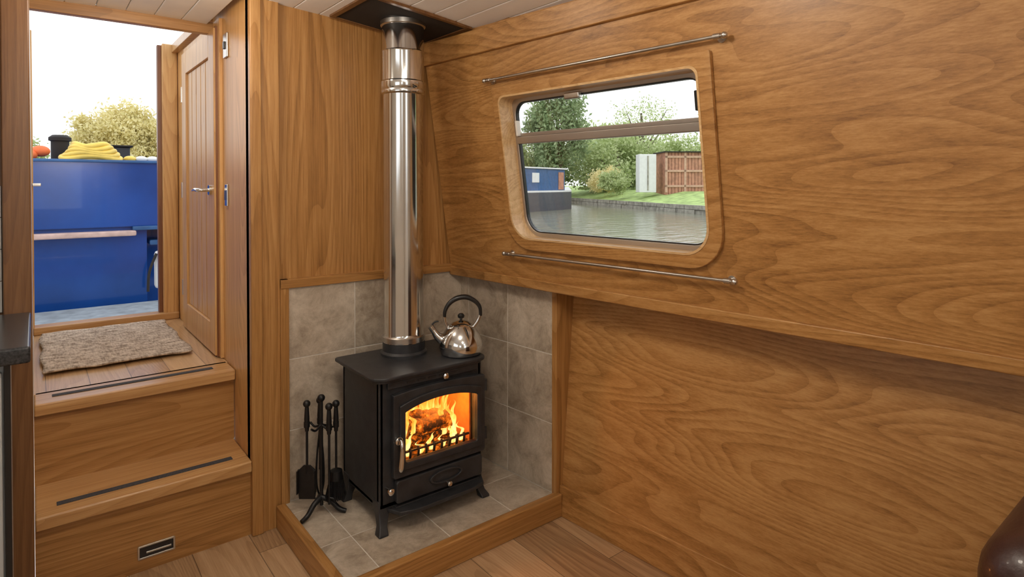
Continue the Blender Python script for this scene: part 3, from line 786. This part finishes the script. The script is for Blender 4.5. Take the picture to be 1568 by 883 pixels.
box('body',Ls+.15,Ls+1.6,.4,1.6,.8,2.3,simple('dark_shed_wood',(.14,.12,.10),.8),g,bevel=0,fn=sf)
box('roof',Ls+.05,Ls+1.7,.3,1.7,2.3,2.38,M['dark'],g,bevel=0,fn=sf)
g=grp('moored_narrowboat')
bA=Vector((12.9,17.5,0)); bB=Vector((20.1,19.8,0)); bd=(bB-bA).normalized(); bn=Vector((-bd.y,bd.x,0)); BL=(bB-bA).length
def bf(a,b,c): return bA+bd*a+bn*b+Vector((0,0,c))
pl=[(-3,0),(BL-2.2,0),(BL-1.0,.25),(BL,.95),(BL-1.0,1.65),(BL-2.2,1.9),(-3,1.9)]
plate('hull',pl,.1,.95,lambda a,b,o:bf(a,b,o+ (.15 if a>BL-.5 and o>.5 else 0)),simple('hull_black',(.07,.075,.09),.5),g)
plate('gunwale',[(a,b) for a,b in pl],.93,1.02,lambda a,b,o:bf(a,b,o+ (.15 if a>BL-.5 else 0)),M['white'],g)
CE=BL-1.7
box('cabin',-3,CE,.2,1.7,1.0,1.92,M['blue2'],g,bevel=.03,fn=bf)
box('cabin_roof',-3,CE+.1,.12,1.78,1.92,1.98,M['white'],g,bevel=.02,fn=bf)
for a in (.4,1.9,3.1): box('cabin_window',a,a+.55,.17,.21,1.35,1.75,M['white'],g,bevel=.02,fn=bf)
box('cabin_door',CE-.6,CE-.15,.17,.21,1.05,1.8,M['shed'],g,bevel=.01,fn=bf)
box('cabin_front_window',CE,CE+.03,.5,1.4,1.3,1.75,M['white'],g,bevel=.01,fn=bf)

def tree(name,c,rad,nl,size,mat,clumps=50,trunk=True,base=1.0,sp=.13):
    c=np.array(c,float); rad=np.array(rad,float)
    d=rng.normal(size=(clumps,3)); d/=np.linalg.norm(d,axis=1)[:,None]
    cc=c+d*rad*(rng.uniform(.35,1,(clumps,1))**.6)*.85
    idx=rng.integers(0,clumps,nl)
    p=cc[idx]+rng.normal(size=(nl,3))*rad*sp
    p[:,2]=np.maximum(p[:,2],base)
    a=rng.normal(size=(nl,3)); a/=np.linalg.norm(a,axis=1)[:,None]
    b=np.cross(a,rng.normal(size=(nl,3))); b/=np.linalg.norm(b,axis=1)[:,None]
    s=(size*rng.uniform(.6,1.3,nl))[:,None]
    v=np.stack([p-a*s,p+b*s*.5,p+a*s,p-b*s*.5],1).reshape(-1,3)
    me=bpy.data.meshes.new('foliage'); me.vertices.add(len(v)); me.vertices.foreach_set('co',v.ravel())
    me.loops.add(nl*4); me.loops.foreach_set('vertex_index',np.arange(nl*4,dtype=np.int32))
    me.polygons.add(nl); me.polygons.foreach_set('loop_start',np.arange(0,nl*4,4,dtype=np.int32))
    try: me.polygons.foreach_set('loop_total',np.full(nl,4,dtype=np.int32))
    except Exception: pass
    me.update(calc_edges=True); me.materials.append(mat)
    g=grp(name); o=bpy.data.objects.new('foliage',me); link(o,g)
    if trunk:
        tube('trunk',[(c[0],c[1],base-.3),(c[0]+.1,c[1],c[2]*.6),(c[0],c[1]+.1,c[2]+rad[2]*.5)],[.22,.17,.06],M['bark'],g)
        for k in range(9):
            e=cc[k]; tube('branch',[(c[0],c[1],c[2]*.6),(.5*(c[0]+e[0]),.5*(c[1]+e[1]),.5*(c[2]*.7+e[2])),tuple(e)],[.07,.045,.015],M['bark'],g,segs=6)
# seen through the window
tree('ivy_tree',(22.9,24.8,4.3),(1.9,1.9,3.3),11000,.12,M['leafD'],60)
tree('broadleaf_tree',(21.0,28.5,3.2),(2.3,2.3,2.4),7000,.12,M['leafM'],60)
tree('hedge_tree',(27.5,24.5,2.4),(3.0,3.0,2.0),14000,.11,M['leafM'],90)
tree('hedge_tree',(29.5,21.0,2.3),(2.4,2.4,1.9),12000,.11,M['leafM'],90)
tree('hedge_tree',(31.5,17.5,2.5),(2.6,2.6,2.1),10000,.11,M['leafM'],80)
tree('hedge_tree',(25.0,28.5,2.4),(2.5,2.5,1.9),9000,.12,M['leafD'],60)
tree('birch_tree',(31,25.5,4.6),(2.6,2.6,2.6),2600,.08,M['leafM'],90)
tree('birch_tree',(35,20.5,4.8),(3.0,3.0,2.9),2600,.08,M['leafM'],90)
tree('background_tree',(38,34,4.0),(4.5,4.5,2.8),9000,.18,M['leafM'],70)
tree('waterside_bush',(22.4,20.2,1.4),(.8,.9,.6),4000,.06,M['leafM'],40,trunk=False,base=.6)
tree('waterside_bush',(23.9,22.2,1.5),(1.0,1.2,.8),5000,.06,M['leafY'],40,trunk=False,base=.6)
# seen through the doorway
tree('willow_tree',(4.0,41.5,3.4),(2.9,2.4,2.7),26000,.11,M['leafY'],130,sp=.10)
tree('broadleaf_tree',(8.4,43,3.4),(1.9,1.9,2.9),9000,.12,M['leafM'],60)
tree('broadleaf_tree',(-.9,45,2.8),(1.7,1.7,2.0),7000,.12,M['leafM'],50)

w=bpy.data.worlds.new('overcast_sky'); S.world=w; w.use_nodes=True
nt=w.node_tree; nt.nodes.clear()
out=nt.nodes.new('ShaderNodeOutputWorld'); bg=nt.nodes.new('ShaderNodeBackground')
tc=nt.nodes.new('ShaderNodeTexCoord'); sp=nt.nodes.new('ShaderNodeSeparateXYZ'); nt.links.new(tc.outputs['Generated'],sp.inputs[0])
r=ramp(nt,sp.outputs[2],[(.0,(.95,.96,.96)),(.5,(.90,.94,1.0))])
nt.links.new(r.outputs[0],bg.inputs[0]); bg.inputs[1].default_value=1.75
nt.links.new(bg.outputs[0],out.inputs[0])

cam=bpy.data.cameras.new('camera'); co=bpy.data.objects.new('camera',cam); COL.objects.link(co)
cam.sensor_width=36; cam.lens=36*925/1568; cam.shift_y=-.0934; cam.clip_start=.05; cam.clip_end=500
co.location=(0,0,1.28); co.rotation_euler=(math.radians(90-.8),0,-math.atan2(.6211,.7837))
S.camera=co
S.view_settings.view_transform='Standard'
